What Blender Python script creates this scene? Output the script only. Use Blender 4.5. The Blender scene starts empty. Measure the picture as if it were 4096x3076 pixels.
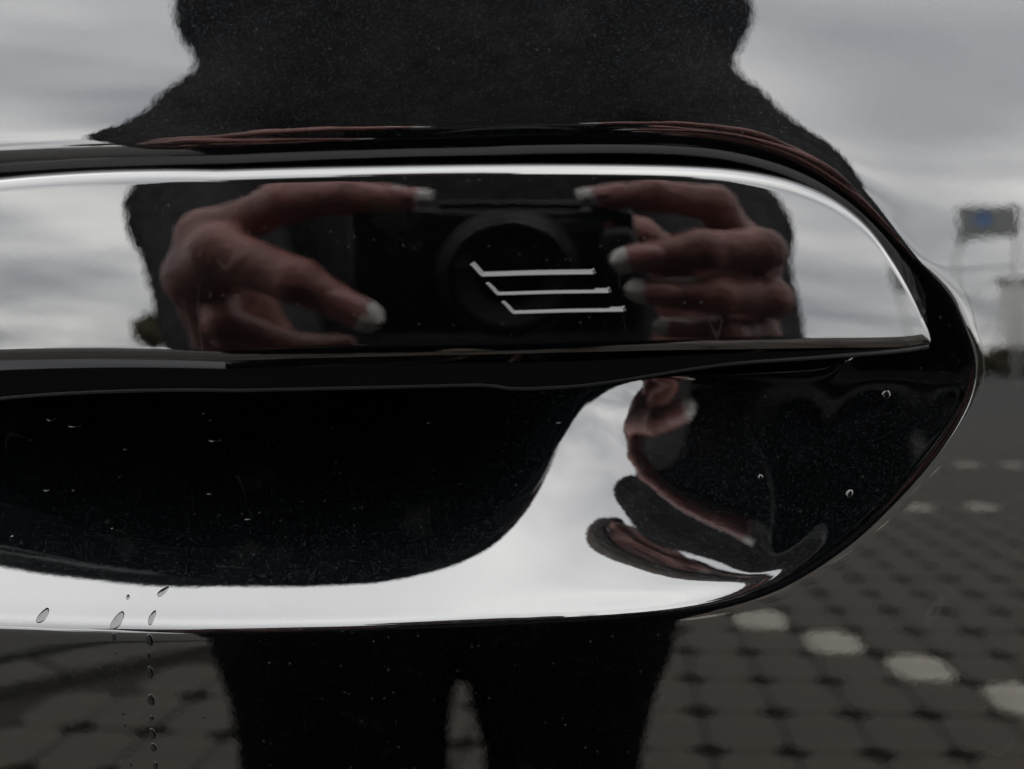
import bpy, math, random
import numpy as np
from mathutils import Vector, Matrix

R = math.radians
random.seed(7)
rng = np.random.default_rng(11)
sc = bpy.context.scene
col = sc.collection

# ------------------------------------------------------------------ camera, world, sun, exposure
PITCH = R(13.0)          # the photographer looks slightly down at the door
DIST = 0.20              # metres from lens to door skin
K = 0.045e-3             # metres on the door skin per photograph pixel (4096 wide)
ORG = Vector((0.0, 0.0, 0.92))
FWD = Vector((0, math.cos(PITCH), -math.sin(PITCH)))
UPV = Vector((0, math.sin(PITCH), math.cos(PITCH)))
CAMPOS = ORG - DIST * FWD

cam_data = bpy.data.cameras.new('camera')
cam_data.sensor_width = 36.0
cam_data.lens = 36.0 * DIST / (4096 * K)
cam_data.clip_start = 0.002
cam_data.clip_end = 2000
cam_data.dof.use_dof = True
cam_data.dof.focus_distance = DIST + 0.012
cam_data.dof.aperture_fstop = cam_data.lens / 3.3
cam = bpy.data.objects.new('camera', cam_data)
col.objects.link(cam)
cam.location = CAMPOS
cam.rotation_euler = (math.pi / 2 - PITCH, 0, 0)
sc.camera = cam

SUN_EL, SUN_AZ = 52.0, 20.0      # high behind the car, veiled by cloud
world = bpy.data.worlds.new('World')
sc.world = world
world.use_nodes = True
wt = world.node_tree
wt.nodes.clear()
def wn(t, **kw):
    n = wt.nodes.new(t)
    for a, b in kw.items():
        setattr(n, a, b)
    return n
wout = wn('ShaderNodeOutputWorld')
bg = wn('ShaderNodeBackground')
bg.inputs['Strength'].default_value = 0.12
sky = wn('ShaderNodeTexSky', sky_type='NISHITA', sun_disc=False)
sky.sun_elevation = R(SUN_EL)
sky.sun_rotation = R(SUN_AZ)
sky.air_density = 1.0
sky.dust_density = 2.0
tc = wn('ShaderNodeTexCoord')
sep = wn('ShaderNodeSeparateXYZ')
wt.links.new(tc.outputs['Generated'], sep.inputs[0])
# project the direction onto a flat cloud deck so that the clouds flatten towards the horizon
zadd = wn('ShaderNodeMath', operation='ADD'); zadd.inputs[1].default_value = 0.12
zmax = wn('ShaderNodeMath', operation='MAXIMUM'); zmax.inputs[1].default_value = 0.0
wt.links.new(sep.outputs['Z'], zmax.inputs[0]); wt.links.new(zmax.outputs[0], zadd.inputs[0])
dx = wn('ShaderNodeMath', operation='DIVIDE'); dy = wn('ShaderNodeMath', operation='DIVIDE')
wt.links.new(sep.outputs['X'], dx.inputs[0]); wt.links.new(zadd.outputs[0], dx.inputs[1])
wt.links.new(sep.outputs['Y'], dy.inputs[0]); wt.links.new(zadd.outputs[0], dy.inputs[1])
comb = wn('ShaderNodeCombineXYZ')
wt.links.new(dx.outputs[0], comb.inputs[0]); wt.links.new(dy.outputs[0], comb.inputs[1])
cn = wn('ShaderNodeTexNoise')
cn.inputs['Scale'].default_value = 0.9
cn.inputs['Detail'].default_value = 3.0
cn.inputs['Roughness'].default_value = 0.5
cn.inputs['Distortion'].default_value = 0.4
wt.links.new(comb.outputs[0], cn.inputs['Vector'])
cr = wn('ShaderNodeValToRGB')
cr.color_ramp.elements[0].position = 0.34
cr.color_ramp.elements[0].color = (3.2, 3.3, 3.55, 1)
cr.color_ramp.elements[1].position = 0.66
cr.color_ramp.elements[1].color = (8.6, 8.5, 8.25, 1)
wt.links.new(cn.outputs['Fac'], cr.inputs['Fac'])
# overcast deck: brighter overhead than at the horizon
grad = wn('ShaderNodeMapRange')
grad.inputs['From Min'].default_value = 0.0; grad.inputs['From Max'].default_value = 1.0
grad.inputs['To Min'].default_value = 1.25; grad.inputs['To Max'].default_value = 2.1
wt.links.new(zmax.outputs[0], grad.inputs['Value'])
mul = wn('ShaderNodeMix', data_type='RGBA', blend_type='MULTIPLY')
mul.inputs['Factor'].default_value = 1.0
wt.links.new(cr.outputs['Color'], mul.inputs[6]); wt.links.new(grad.outputs['Result'], mul.inputs[7])
mix = wn('ShaderNodeMix', data_type='RGBA')
mix.inputs['Factor'].default_value = 0.93
wt.links.new(sky.outputs['Color'], mix.inputs[6]); wt.links.new(mul.outputs[2], mix.inputs[7])
wt.links.new(mix.outputs[2], bg.inputs['Color'])
wt.links.new(bg.outputs[0], wout.inputs['Surface'])

sun_data = bpy.data.lights.new('sun', 'SUN')
sun_data.energy = 0.5
sun_data.angle = R(50)
sun_data.color = (1.0, 0.95, 0.88)
sun = bpy.data.objects.new('sun', sun_data)
col.objects.link(sun)
az, el = R(SUN_AZ), R(SUN_EL)
sdir = Vector((math.sin(az) * math.cos(el), math.cos(az) * math.cos(el), math.sin(el)))
sun.rotation_euler = (-sdir).to_track_quat('-Z', 'Y').to_euler()
sun.location = (0, 0, 6)

sc.view_settings.view_transform = 'Standard'
sc.view_settings.look = 'None'
sc.view_settings.gamma = 1.0
sc.view_settings.exposure = 3.15
sc.view_settings.use_curve_mapping = False
sc.render.engine = 'CYCLES'
sc.cycles.max_bounces = 10
sc.cycles.glossy_bounces = 6
sc.cycles.transmission_bounces = 6
sc.cycles.use_denoising = True

# ------------------------------------------------------------------ helpers
def empty(name, loc=(0, 0, 0), rot=(0, 0, 0), parent=None):
    o = bpy.data.objects.new(name, None)
    o.empty_display_size = 0.05
    col.objects.link(o)
    o.location = loc
    o.rotation_euler = rot
    if parent: o.parent = parent
    return o

def tag(o, label=None, cat=None, group=None, kind=None):
    if label: o['label'] = label
    if cat: o['category'] = cat
    if group: o['group'] = group
    if kind: o['kind'] = kind
    return o

def mesh_obj(name, verts, faces, mats, parent=None, smooth=True, normals=None, fmat=None):
    me = bpy.data.meshes.new(name)
    me.from_pydata([tuple(map(float, v)) for v in verts], [], [tuple(map(int, f)) for f in faces])
    if not isinstance(mats, (list, tuple)): mats = [mats]
    for m in mats: me.materials.append(m)
    if fmat is not None: me.polygons.foreach_set('material_index', np.asarray(fmat, dtype=np.int32))
    me.polygons.foreach_set('use_smooth', np.full(len(me.polygons), smooth, dtype=bool))
    me.update()
    if normals is not None:
        me.normals_split_custom_set_from_vertices([tuple(map(float, n)) for n in normals])
    o = bpy.data.objects.new(name, me)
    col.objects.link(o)
    if parent: o.parent = parent
    return o

def grid_faces(nu, nv, mask=None):
    i = np.arange(nu - 1)[:, None] * nv + np.arange(nv - 1)[None, :]
    f = np.stack([i, i + nv, i + nv + 1, i + 1], -1)
    if mask is not None: f = f[mask]
    return f.reshape(-1, 4)

def compact(verts, faces, normals=None):
    used = np.unique(faces)
    remap = -np.ones(len(verts), dtype=int); remap[used] = np.arange(len(used))
    return verts[used], remap[faces], (normals[used] if normals is not None else None)

def box(cx, cy, cz, sx, sy, sz):
    v = [(cx + a * sx / 2, cy + b * sy / 2, cz + c * sz / 2) for a in (-1, 1) for b in (-1, 1) for c in (-1, 1)]
    f = [(0, 1, 3, 2), (4, 6, 7, 5), (0, 4, 5, 1), (2, 3, 7, 6), (0, 2, 6, 4), (1, 5, 7, 3)]
    return v, f

class MB:
    def __init__(s): s.v = []; s.f = []
    def add(s, v, f):
        n = len(s.v); s.v += [tuple(p) for p in v]; s.f += [tuple(i + n for i in q) for q in f]
        return s
    def box(s, *a): return s.add(*box(*a))
    def bar(s, a, b, r, n=8, r2=None):
        a, b = Vector(a), Vector(b); d = (b - a).normalized()
        x = d.orthogonal().normalized(); y = d.cross(x)
        r2 = r if r2 is None else r2
        v = []
        for k in range(n):
            t = 2 * math.pi * k / n; o = x * math.cos(t) + y * math.sin(t)
            v += [a + o * r, b + o * r2]
        f = [(2 * k, 2 * ((k + 1) % n), 2 * ((k + 1) % n) + 1, 2 * k + 1) for k in range(n)]
        f += [tuple(2 * k for k in range(n))[::-1], tuple(2 * k + 1 for k in range(n))]
        return s.add(v, f)
    def lathe(s, prof, n=48, origin=(0, 0, 0)):
        # prof: (radius, y) pairs, axis along +y
        ox, oy, oz = origin; v = []
        for r, y in prof:
            for k in range(n):
                t = 2 * math.pi * k / n
                v.append((ox + r * math.cos(t), oy + y, oz + r * math.sin(t)))
        f = []
        for i in range(len(prof) - 1):
            for k in range(n):
                f.append((i * n + k, i * n + (k + 1) % n, (i + 1) * n + (k + 1) % n, (i + 1) * n + k))
        return s.add(v, f)
    def build(s, name, mat, parent=None, smooth=False, bevel=0.0):
        o = mesh_obj(name, s.v, s.f, mat, parent, smooth)
        if bevel:
            m = o.modifiers.new('bevel', 'BEVEL'); m.width = bevel; m.segments = 3; m.limit_method = 'ANGLE'
        return o

# ------------------------------------------------------------------ materials
def new_mat(name):
    m = bpy.data.materials.new(name); m.use_nodes = True
    nt = m.node_tree
    b = nt.nodes['Principled BSDF']
    return m, nt, b

def simple(name, color, rough=0.6, metal=0.0, noise=None, bump=None, spec=0.5):
    m, nt, b = new_mat(name)
    b.inputs['Base Color'].default_value = (*color, 1)
    b.inputs['Roughness'].default_value = rough
    b.inputs['Metallic'].default_value = metal
    b.inputs['Specular IOR Level'].default_value = spec
    if noise:
        scale, amt = noise
        t = nt.nodes.new('ShaderNodeTexNoise'); t.inputs['Scale'].default_value = scale; t.inputs['Detail'].default_value = 5
        g = nt.nodes.new('ShaderNodeTexCoord'); nt.links.new(g.outputs['Object'], t.inputs['Vector'])
        r = nt.nodes.new('ShaderNodeValToRGB')
        r.color_ramp.elements[0].position = 0.3; r.color_ramp.elements[1].position = 0.7
        r.color_ramp.elements[0].color = (*[c * (1 - amt) for c in color], 1)
        r.color_ramp.elements[1].color = (*[min(1, c * (1 + amt)) for c in color], 1)
        nt.links.new(t.outputs['Fac'], r.inputs['Fac']); nt.links.new(r.outputs['Color'], b.inputs['Base Color'])
    if bump:
        scale, dist = bump
        t = nt.nodes.new('ShaderNodeTexNoise'); t.inputs['Scale'].default_value = scale; t.inputs['Detail'].default_value = 3
        g = nt.nodes.new('ShaderNodeTexCoord'); nt.links.new(g.outputs['Object'], t.inputs['Vector'])
        bp = nt.nodes.new('ShaderNodeBump'); bp.inputs['Distance'].default_value = dist; bp.inputs['Strength'].default_value = 1
        nt.links.new(t.outputs['Fac'], bp.inputs['Height']); nt.links.new(bp.outputs['Normal'], b.inputs['Normal'])
    return m

def paint(name, flake=1.0, peel=1.0, spots=True, ior=1.55):
    """black metallic car paint: dark flake base under a glossy clear coat"""
    m, nt, b = new_mat(name)
    N, L = nt.nodes.new, nt.links.new
    g = N('ShaderNodeTexCoord')
    vo = N('ShaderNodeTexVoronoi'); vo.inputs['Scale'].default_value = 4200
    L(g.outputs['Object'], vo.inputs['Vector'])
    sepc = N('ShaderNodeSeparateColor'); L(vo.outputs['Color'], sepc.inputs[0])
    pw = N('ShaderNodeMath'); pw.operation = 'POWER'; pw.inputs[1].default_value = 5.0
    L(sepc.outputs[0], pw.inputs[0])
    ramp = N('ShaderNodeValToRGB')
    ramp.color_ramp.elements[0].color = (0.0003, 0.00035, 0.0004, 1)
    ramp.color_ramp.elements[1].color = (0.0035 * flake, 0.0046 * flake, 0.0054 * flake, 1)
    L(pw.outputs[0], ramp.inputs['Fac'])
    last = ramp.outputs['Color']
    L(last, b.inputs['Base Color'])
    b.inputs['Metallic'].default_value = 1.0
    b.inputs['Roughness'].default_value = 0.38
    b.inputs['Specular Tint'].default_value = (0.02, 0.02, 0.02, 1)
    b.inputs['Coat Weight'].default_value = 1.0
    b.inputs['Coat Roughness'].default_value = 0.0
    b.inputs['Coat IOR'].default_value = ior
    # orange peel of the clear coat
    n1 = N('ShaderNodeTexNoise'); n1.inputs['Scale'].default_value = 420; n1.inputs['Detail'].default_value = 2
    L(g.outputs['Object'], n1.inputs['Vector'])
    bp = N('ShaderNodeBump'); bp.inputs['Strength'].default_value = 1.0; bp.inputs['Distance'].default_value = 1.0e-5 * peel
    L(n1.outputs['Fac'], bp.inputs['Height'])
    L(bp.outputs['Normal'], b.inputs['Coat Normal'])
    if spots:
        def math_(op, a, c):
            q = N('ShaderNodeMath'); q.operation = op
            for k, x in enumerate((a, c)):
                if isinstance(x, (int, float)): q.inputs[k].default_value = x
                else: L(x, q.inputs[k])
            return q.outputs[0]
        def specks(scale, gate, r0, r1, amt):
            vs = N('ShaderNodeTexVoronoi'); vs.inputs['Scale'].default_value = scale; L(g.outputs['Object'], vs.inputs['Vector'])
            se = N('ShaderNodeSeparateColor'); L(vs.outputs['Color'], se.inputs[0])
            mr = N('ShaderNodeMapRange'); mr.inputs['From Min'].default_value = r0; mr.inputs['From Max'].default_value = r1
            mr.inputs['To Min'].default_value = 1; mr.inputs['To Max'].default_value = 0; L(vs.outputs['Distance'], mr.inputs['Value'])
            return math_('MULTIPLY', math_('MULTIPLY', math_('GREATER_THAN', se.outputs[1], gate), mr.outputs[0]), math_('MULTIPLY', se.outputs[2], amt)), vs.outputs['Distance'], se
        f1, _, _ = specks(130, 0.86, 0.02, 0.09, 0.030)      # dried drop marks
        f2, _, _ = specks(900, 0.93, 0.10, 0.30, 0.020)      # dust
        sn = N('ShaderNodeTexNoise'); sn.inputs['Scale'].default_value = 60; sn.inputs['Detail'].default_value = 1; sn.inputs['Distortion'].default_value = 0.6
        mp = N('ShaderNodeMapping'); mp.inputs['Scale'].default_value = (1, 1, 0.25); mp.inputs['Rotation'].default_value = (0, 0.5, 0); L(g.outputs['Object'], mp.inputs['Vector']); L(mp.outputs[0], sn.inputs['Vector'])
        line = math_('LESS_THAN', math_('ABSOLUTE', math_('SUBTRACT', sn.outputs['Fac'], 0.5), 0), 0.0022)
        gn = N('ShaderNodeTexNoise'); gn.inputs['Scale'].default_value = 45; L(g.outputs['Object'], gn.inputs['Vector'])
        f3 = math_('MULTIPLY', math_('MULTIPLY', line, math_('GREATER_THAN', gn.outputs['Fac'], 0.62)), 0.006)
        hz = N('ShaderNodeTexNoise'); hz.inputs['Scale'].default_value = 90; hz.inputs['Detail'].default_value = 4; L(g.outputs['Object'], hz.inputs['Vector'])
        hr = N('ShaderNodeMapRange'); hr.inputs['From Min'].default_value = 0.6; hr.inputs['From Max'].default_value = 0.85; hr.inputs['To Max'].default_value = 0.004; L(hz.outputs['Fac'], hr.inputs['Value'])
        fac = math_('ADD', math_('ADD', f1, f2), math_('ADD', f3, hr.outputs[0]))
        df = N('ShaderNodeBsdfDiffuse'); df.inputs['Color'].default_value = (0.30, 0.29, 0.27, 1)
        ms = N('ShaderNodeMixShader'); L(fac, ms.inputs[0]); L(b.outputs[0], ms.inputs[1]); L(df.outputs[0], ms.inputs[2])
        L(ms.outputs[0], nt.nodes['Material Output'].inputs['Surface'])
    return m

M = {}
M['paint'] = paint('black_metallic_paint', flake=0.9, peel=0.4)
M['gloss'] = paint('handle_gloss_paint', flake=0.35, peel=0.35)
M['emblem'] = paint('emblem_gloss', flake=0.35, peel=0.2, spots=False, ior=1.29)
M['rubber'] = simple('black_rubber', (0.0015, 0.0015, 0.0015), 0.6, spec=0.12)
M['tint'] = simple('tinted_glass', (0.006, 0.007, 0.007), 0.02)
M['void'] = simple('black_plastic', (0.0012, 0.0012, 0.0012), 0.95, spec=0.03)
M['skin'] = simple('skin', (0.25, 0.098, 0.080), 0.5, noise=(45, 0.28), bump=(170, 1.4e-3))
M['nail'] = simple('nail_pink', (0.32, 0.14, 0.13), 0.25)
M['nailtip'] = simple('nail_white', (0.55, 0.52, 0.48), 0.25)
M['hair'] = simple('brown_hair', (0.075, 0.048, 0.032), 0.5, noise=(90, 0.5), bump=(220, 0.003))
M['wool'] = simple('charcoal_wool', (0.027, 0.025, 0.025), 0.95, noise=(90, 0.25), bump=(260, 0.002), spec=0.05)
M['denim'] = simple('black_denim', (0.0030, 0.0030, 0.0034), 0.95, noise=(40, 0.3), spec=0.03)
M['shoe'] = simple('shoe_leather', (0.015, 0.014, 0.013), 0.4)
M['cambody'] = simple('camera_black', (0.0035, 0.0035, 0.0035), 0.45, bump=(1500, 2e-5), spec=0.3)
M['camring'] = simple('camera_ring', (0.006, 0.006, 0.0063), 0.35, 0.2)
M['camdark'] = simple('camera_dark', (0.004, 0.004, 0.004), 0.6)
M['camflash'] = simple('flash_window', (0.05, 0.05, 0.052), 0.3)
M['white'] = simple('eye_white', (0.30, 0.28, 0.26), 0.3)
M['iris'] = simple('iris_dark', (0.03, 0.02, 0.015), 0.2)
M['lip'] = simple('lip', (0.30, 0.12, 0.11), 0.4)

def water_mat():
    # a bead of clear water wetting black paint: only its own surface reflects, the paint below swallows the rest
    m, nt, b = new_mat('water')
    b.inputs['Base Color'].default_value = (0.0006, 0.0006, 0.0007, 1)
    b.inputs['Roughness'].default_value = 0.0
    b.inputs['IOR'].default_value = 1.36
    return m
M['water'] = water_mat()

# ------------------------------------------------------------------ car door: skin with pressed cup
door = empty('car_door', ORG, (-PITCH, 0, 0))
tag(door, 'glossy black car door with pressed cup, flush pull handle and water drops', 'car door')

PANEL_T = math.tan(R(-7.5)); PANEL_R = 0.8; PANEL_RU = 6.0
def y0(u, v): return PANEL_T * v + v * v / (2 * PANEL_R) + u * u / (2 * PANEL_RU)
def px(X, Y, y=0.0):
    s = K * (1 + y / DIST)
    return (X - 2048) * s, (1538 - Y) * s
CX = 870   # the cup is symmetric about this photograph column
lip_r = [(870, 672), (1400, 648), (1900, 634), (2400, 628), (2800, 640), (3100, 690), (3280, 760), (3470, 895), (3630, 1060),
         (3812, 1220), (3902, 1400), (3898, 1560), (3822, 1720), (3708, 1880), (3580, 2030), (3440, 2170), (3270, 2280), (3070, 2360),
         (2800, 2415), (2500, 2448), (2100, 2475), (1500, 2500), (870, 2512)]
def to_uv(pts):
    out = []
    for X, Y in pts:
        u, v = px(X, Y)
        for _ in range(3): u, v = px(X, Y, y0(u, v))
        out.append((u, v))
    return out
def cr_spline(pts, n=12, closed=False):
    p = np.array(pts, float); out = []
    N = len(p)
    for i in range(N if closed else N - 1):
        if closed: a, b, c, d = p[i - 1], p[i], p[(i + 1) % N], p[(i + 2) % N]
        else:
            a = p[i - 1] if i > 0 else 2 * p[0] - p[1]
            b, c = p[i], p[i + 1]
            d = p[i + 2] if i + 2 < N else 2 * p[-1] - p[-2]
        for t in np.linspace(0, 1, n, endpoint=False):
            out.append(0.5 * (2 * b + (c - a) * t + (2 * a - 5 * b + 4 * c - d) * t * t + (3 * b - a - 3 * c + d) * t ** 3))
    if not closed: out.append(p[-1])
    return np.array(out)
full = lip_r + [(2 * CX - X, Y + (110 * min(1, (X - CX) / 1500) if Y < 1300 else 0)) for X, Y in lip_r[-2:0:-1]]
lip_poly = cr_spline(to_uv(full), 8, True)

def inside(P, poly):
    x, y = P[..., 0], P[..., 1]
    c = np.zeros(x.shape, bool)
    for i in range(len(poly)):
        x1, y1 = poly[i]; x2, y2 = poly[i - 1]
        cond = (y1 > y) != (y2 > y)
        c ^= cond & (x < (x2 - x1) * (y - y1) / (y2 - y1 + 1e-15) + x1)
    return c

H = 0.0005
gu = np.arange(-0.215, 0.1101, H); gv = np.arange(-0.085, 0.0851, H)
U, V = np.meshgrid(gu, gv, indexing='ij')
ins = inside(np.stack([U, V], -1), lip_poly)
# membrane shape inside the lip outline: solve laplace(phi) = -1 with conjugate gradients
pl = lip_poly[::2]
dist2 = np.full(U.shape, 1e9)
for k in range(len(pl)):
    a, b = pl[k - 1], pl[k]; d = b - a; L2 = d @ d
    t = np.clip(((U - a[0]) * d[0] + (V - a[1]) * d[1]) / L2, 0, 1)
    dist2 = np.minimum(dist2, (U - a[0] - t * d[0]) ** 2 + (V - a[1] - t * d[1]) ** 2)
sd = np.sqrt(dist2) * np.where(ins, 1, -1)
cov = np.clip(sd / (2 * H) + 0.5, 0, 1)
pen = 1.5 * (1 - cov)
def lap(x):
    r = (4 + pen) * x
    r[1:] -= x[:-1]; r[:-1] -= x[1:]; r[:, 1:] -= x[:, :-1]; r[:, :-1] -= x[:, 1:]
    return r
bvec = cov.copy(); phi = np.zeros_like(bvec); rr = bvec - lap(phi); pp = rr.copy(); rs = (rr * rr).sum()
for it in range(520):
    Ap = lap(pp); al = rs / (pp * Ap).sum(); phi += al * pp; rr -= al * Ap
    r2 = (rr * rr).sum()
    if r2 < 1e-9 * bvec.sum(): break
    pp = rr + (r2 / rs) * pp; rs = r2
phi /= phi.max()
CUP_D = 0.036; CUP_Q = 0.95; CUP_S = 0.4
def knots(xs, ys):
    a = np.interp(gu, [px(x, 0)[0] for x in xs], ys); k = np.exp(-0.5 * (np.arange(-48, 49) / 16.0) ** 2); k /= k.sum()
    return np.convolve(np.pad(a, 48, mode='edge'), k, 'valid')
QU = knots((1900, 2700, 3000, 3250), [CUP_Q, 0.70, 0.72, 1.0])
SU = knots((1900, 2600, 2900, 3150), [CUP_S, 0.05, 0.10, 0.5])
bowl = CUP_D * np.power(np.maximum(phi, 0), QU[:, None]) * (1 + SU[:, None] * V / 0.043)
# the pocket is deep under the bar and climbs to a shallow shelf at its right end
TX = [870, 1600, 1900, 2100, 2250, 2400, 2550, 2750, 3000, 3300, 3600, 3890]
TD = [33, 31.8, 29.8, 26.6, 22.9, 19.5, 16.8, 14.0, 10.8, 7.0, 3.6, 0.1]
row = bowl[:, int((-0.006 - gv[0]) / H)]
tu_ = np.array([px(x, 1700, 0.01)[0] for x in TX])
tgt = np.interp(gu, tu_, np.array(TD) * 1e-3)
kk = np.exp(-0.5 * (np.arange(-30, 31) / 9.0) ** 2); kk /= kk.sum()
tgt = np.convolve(np.pad(tgt, 30, mode='edge'), kk, 'valid')
Wn = np.where(gu > tu_[0], tgt / np.maximum(row, 0.0008), tgt[0] / row[int((tu_[0] - gu[0]) / H)])
Wn = np.clip(Wn, 0.14, 1.05)
kk = np.exp(-0.5 * (np.arange(-12, 13) / 4.0) ** 2); kk /= kk.sum()
Wn = np.convolve(np.pad(Wn, 12, mode='edge'), kk, 'valid')
deep = bowl * np.minimum(Wn[int((px(1900, 0)[0] - gu[0]) / H)], 1.05)
bowl *= np.interp(U - 0.24 * (V + 0.006), gu, Wn)
# the ramp up to the right rim is a shallow cone
SX = np.interp(gu, [px(x, 1800, .01)[0] for x in (2950, 3050, 3200, 3350, 3900)], [3, 1.0, 0.62, 0.45, 0.36])
kk = np.exp(-0.5 * (np.arange(-30, 31) / 9.0) ** 2); kk /= kk.sum()
SX = np.convolve(np.pad(SX, 30, mode='edge'), kk, 'valid')
cone_d = np.maximum(sd, 0) * SX[:, None]
hh = np.clip(0.5 + 0.5 * (cone_d - bowl) / 0.0025, 0, 1)
bowl = np.maximum(cone_d + (bowl - cone_d) * hh - 0.0025 * hh * (1 - hh), 0)
ub = np.clip((V - 0.002 - 0.006 * np.clip((U - px(3350, 0)[0]) / 0.012, 0, 1)) / 0.016, 0, 1); ub = ub * ub * (3 - 2 * ub)      # behind the bar the pocket keeps its full depth
bowl = bowl * (1 - ub) + deep * ub
def blur(a, sig):
    n = int(3 * sig) + 1; k = np.exp(-0.5 * (np.arange(-n, n + 1) / sig) ** 2); k /= k.sum()
    for ax in (0, 1):
        pad = [(n, n) if i == ax else (0, 0) for i in (0, 1)]
        q = np.pad(a, pad, mode='edge'); a = sum(k[j] * np.take(q, np.arange(j, j + a.shape[ax]), axis=ax) for j in range(2 * n + 1))
    return a
roll = np.clip((V - 0.022) / 0.008, 0, 1)
bowl = bowl + 0.00035 * np.exp(np.minimum(sd, 0) / 0.0045) * roll      # sheet metal starts to roll in just above the upper rim
soft = blur(bowl, 2.4e-3 / H)          # the upper rim rolls over more softly than the lower lip
bowl = blur(bowl, 1.1e-3 / H)
wv = np.clip((V - 0.022) / 0.010, 0, 1) * np.clip((px(3600, 0)[0] - U) / 0.035, 0, 1); wv = wv * wv * (3 - 2 * wv)
bowl = bowl * (1 - wv) + soft * wv
edge = np.minimum(np.minimum(U - gu[0], gu[-1] - U), np.minimum(V - gv[0], gv[-1] - V))
bowl *= np.clip(edge / 0.004, 0, 1)

def bowl_at(u, v):
    fu = np.clip((np.asarray(u) - gu[0]) / H, 0, len(gu) - 1.001); fv = np.clip((np.asarray(v) - gv[0]) / H, 0, len(gv) - 1.001)
    i = fu.astype(int); j = fv.astype(int); a = fu - i; b = fv - j
    return (bowl[i, j] * (1 - a) * (1 - b) + bowl[i + 1, j] * a * (1 - b) + bowl[i, j + 1] * (1 - a) * b + bowl[i + 1, j + 1] * a * b)
def door_y(u, v): return y0(u, v) + bowl_at(u, v)
def door_n(u, v, e=0.0006):
    gx = (door_y(u + e, v) - door_y(u - e, v)) / (2 * e); gz = (door_y(u, v + e) - door_y(u, v - e)) / (2 * e)
    n = Vector((gx, -1, gz)); return n.normalized()

def stretch(lo, hi, core):
    s, out = H * 2, []
    x = core[0]
    while x > lo: x -= s; s = min(s * 1.25, 0.03); out.append(x)
    left = out[::-1]; out = []; s = H * 2; x = core[-1]
    while x < hi: x += s; s = min(s * 1.25, 0.03); out.append(x)
    return np.concatenate([left, core, out]), len(left)
eu, ou = stretch(-0.75, 0.65, gu); ev, ov = stretch(-0.52, 0.20, gv)
EU, EV = np.meshgrid(eu, ev, indexing='ij')
EB = np.zeros_like(EU); EB[ou:ou + len(gu), ov:ov + len(gv)] = bowl
EY = y0(EU, EV) + EB
gx = np.gradient(EY, eu, axis=0); gz = np.gradient(EY, ev, axis=1)
nrm = np.stack([gx, -np.ones_like(gx), gz], -1); nrm /= np.linalg.norm(nrm, axis=-1, keepdims=True)
verts = np.stack([EU, EY, EV], -1).reshape(-1, 3); nrm = nrm.reshape(-1, 3)
cm = inside(np.stack([(EU[:-1, :-1] + EU[1:, 1:]) / 2, (EV[:-1, :-1] + EV[1:, 1:]) / 2], -1), lip_poly)
nu, nv = len(eu), len(ev)
fc = grid_faces(nu, nv, cm); fs = grid_faces(nu, nv, ~cm)
v_, f_, n_ = compact(verts, fs, nrm)
skin_o = mesh_obj('door_skin', v_, f_, M['paint'], door, True, n_)
v_, f_, n_ = compact(verts, fc, nrm)
cup_o = mesh_obj('recess_cup', v_, f_, M['paint'], door, True, n_)
# inner pressing that gives the door its thickness
bi = np.linspace(0, nu - 1, 40).astype(int); bj = np.linspace(0, nv - 1, 30).astype(int)
BY = y0(EU, EV)[np.ix_(bi, bj)] + 0.05
BV = np.stack([EU[np.ix_(bi, bj)], BY, EV[np.ix_(bi, bj)]], -1)
bf = grid_faces(40, 30)[:, ::-1]
vv = BV.reshape(-1, 3); m = MB(); m.add(vv, bf)
def rim(idx):
    a = [vv[i] for i in idx]; b = [(p[0], p[1] - 0.05, p[2]) for p in a]
    n = len(a); m.add(a + b, [(k, k + 1, n + k + 1, n + k) for k in range(n - 1)])
rim([i * 30 for i in range(40)]); rim([i * 30 + 29 for i in range(40)]); rim(list(range(30))); rim([39 * 30 + j for j in range(30)])
m.build('door_inner', M['void'], door)

# side glass and window frame above the belt line (out of the picture, shades the hands)
def loc(u, v, dz, dyw):   # point on the top edge of the skin moved in world up / inwards
    p = Vector((u, float(y0(u, v)), v)); off = ROT0.inverted() @ Vector((0, dyw, dz)); return p + off
ROT0 = Matrix.Rotation(-PITCH, 3, 'X')
gw = MB(); us = np.linspace(-0.75, 0.65, 15); hs = [(0.0, 0.012), (0.12, 0.05), (0.25, 0.105), (0.38, 0.175)]
for off in (0.0, 0.006):
    n0 = len(gw.v)
    gw.v += [tuple(loc(u, 0.20, a, b_ + off)) for u in us for a, b_ in hs]
    gw.f += [tuple(int(q) + n0 for q in f) for f in grid_faces(15, 4)]
gw.build('side_glass', M['tint'], door, True)
fr = MB()
def sweep(path, r=0.02, m8=12):
    n0 = len(fr.v)
    for i, p in enumerate(path):
        d = (path[min(i + 1, len(path) - 1)] - path[max(i - 1, 0)]).normalized()
        a = d.cross(Vector((0.3, 0.9, 0.3))).normalized(); b = d.cross(a)
        fr.v += [tuple(p + (a * math.cos(t) + b * math.sin(t)) * r) for t in np.linspace(0, 2 * math.pi, m8, endpoint=False)]
    L = len(path)
    fr.f += [(n0 + i * m8 + k, n0 + i * m8 + (k + 1) % m8, n0 + (i + 1) * m8 + (k + 1) % m8, n0 + (i + 1) * m8 + k) for i in range(L - 1) for k in range(m8)]
post = lambda u: [loc(u, 0.20, a, b_ + 0.003) for a, b_ in hs]
sweep(post(us[0]) + [loc(u, 0.20, 0.385, 0.178) for u in us[1:-1]] + post(us[-1])[::-1])
fr.build('window_frame', M['gloss'], door, True)

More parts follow.
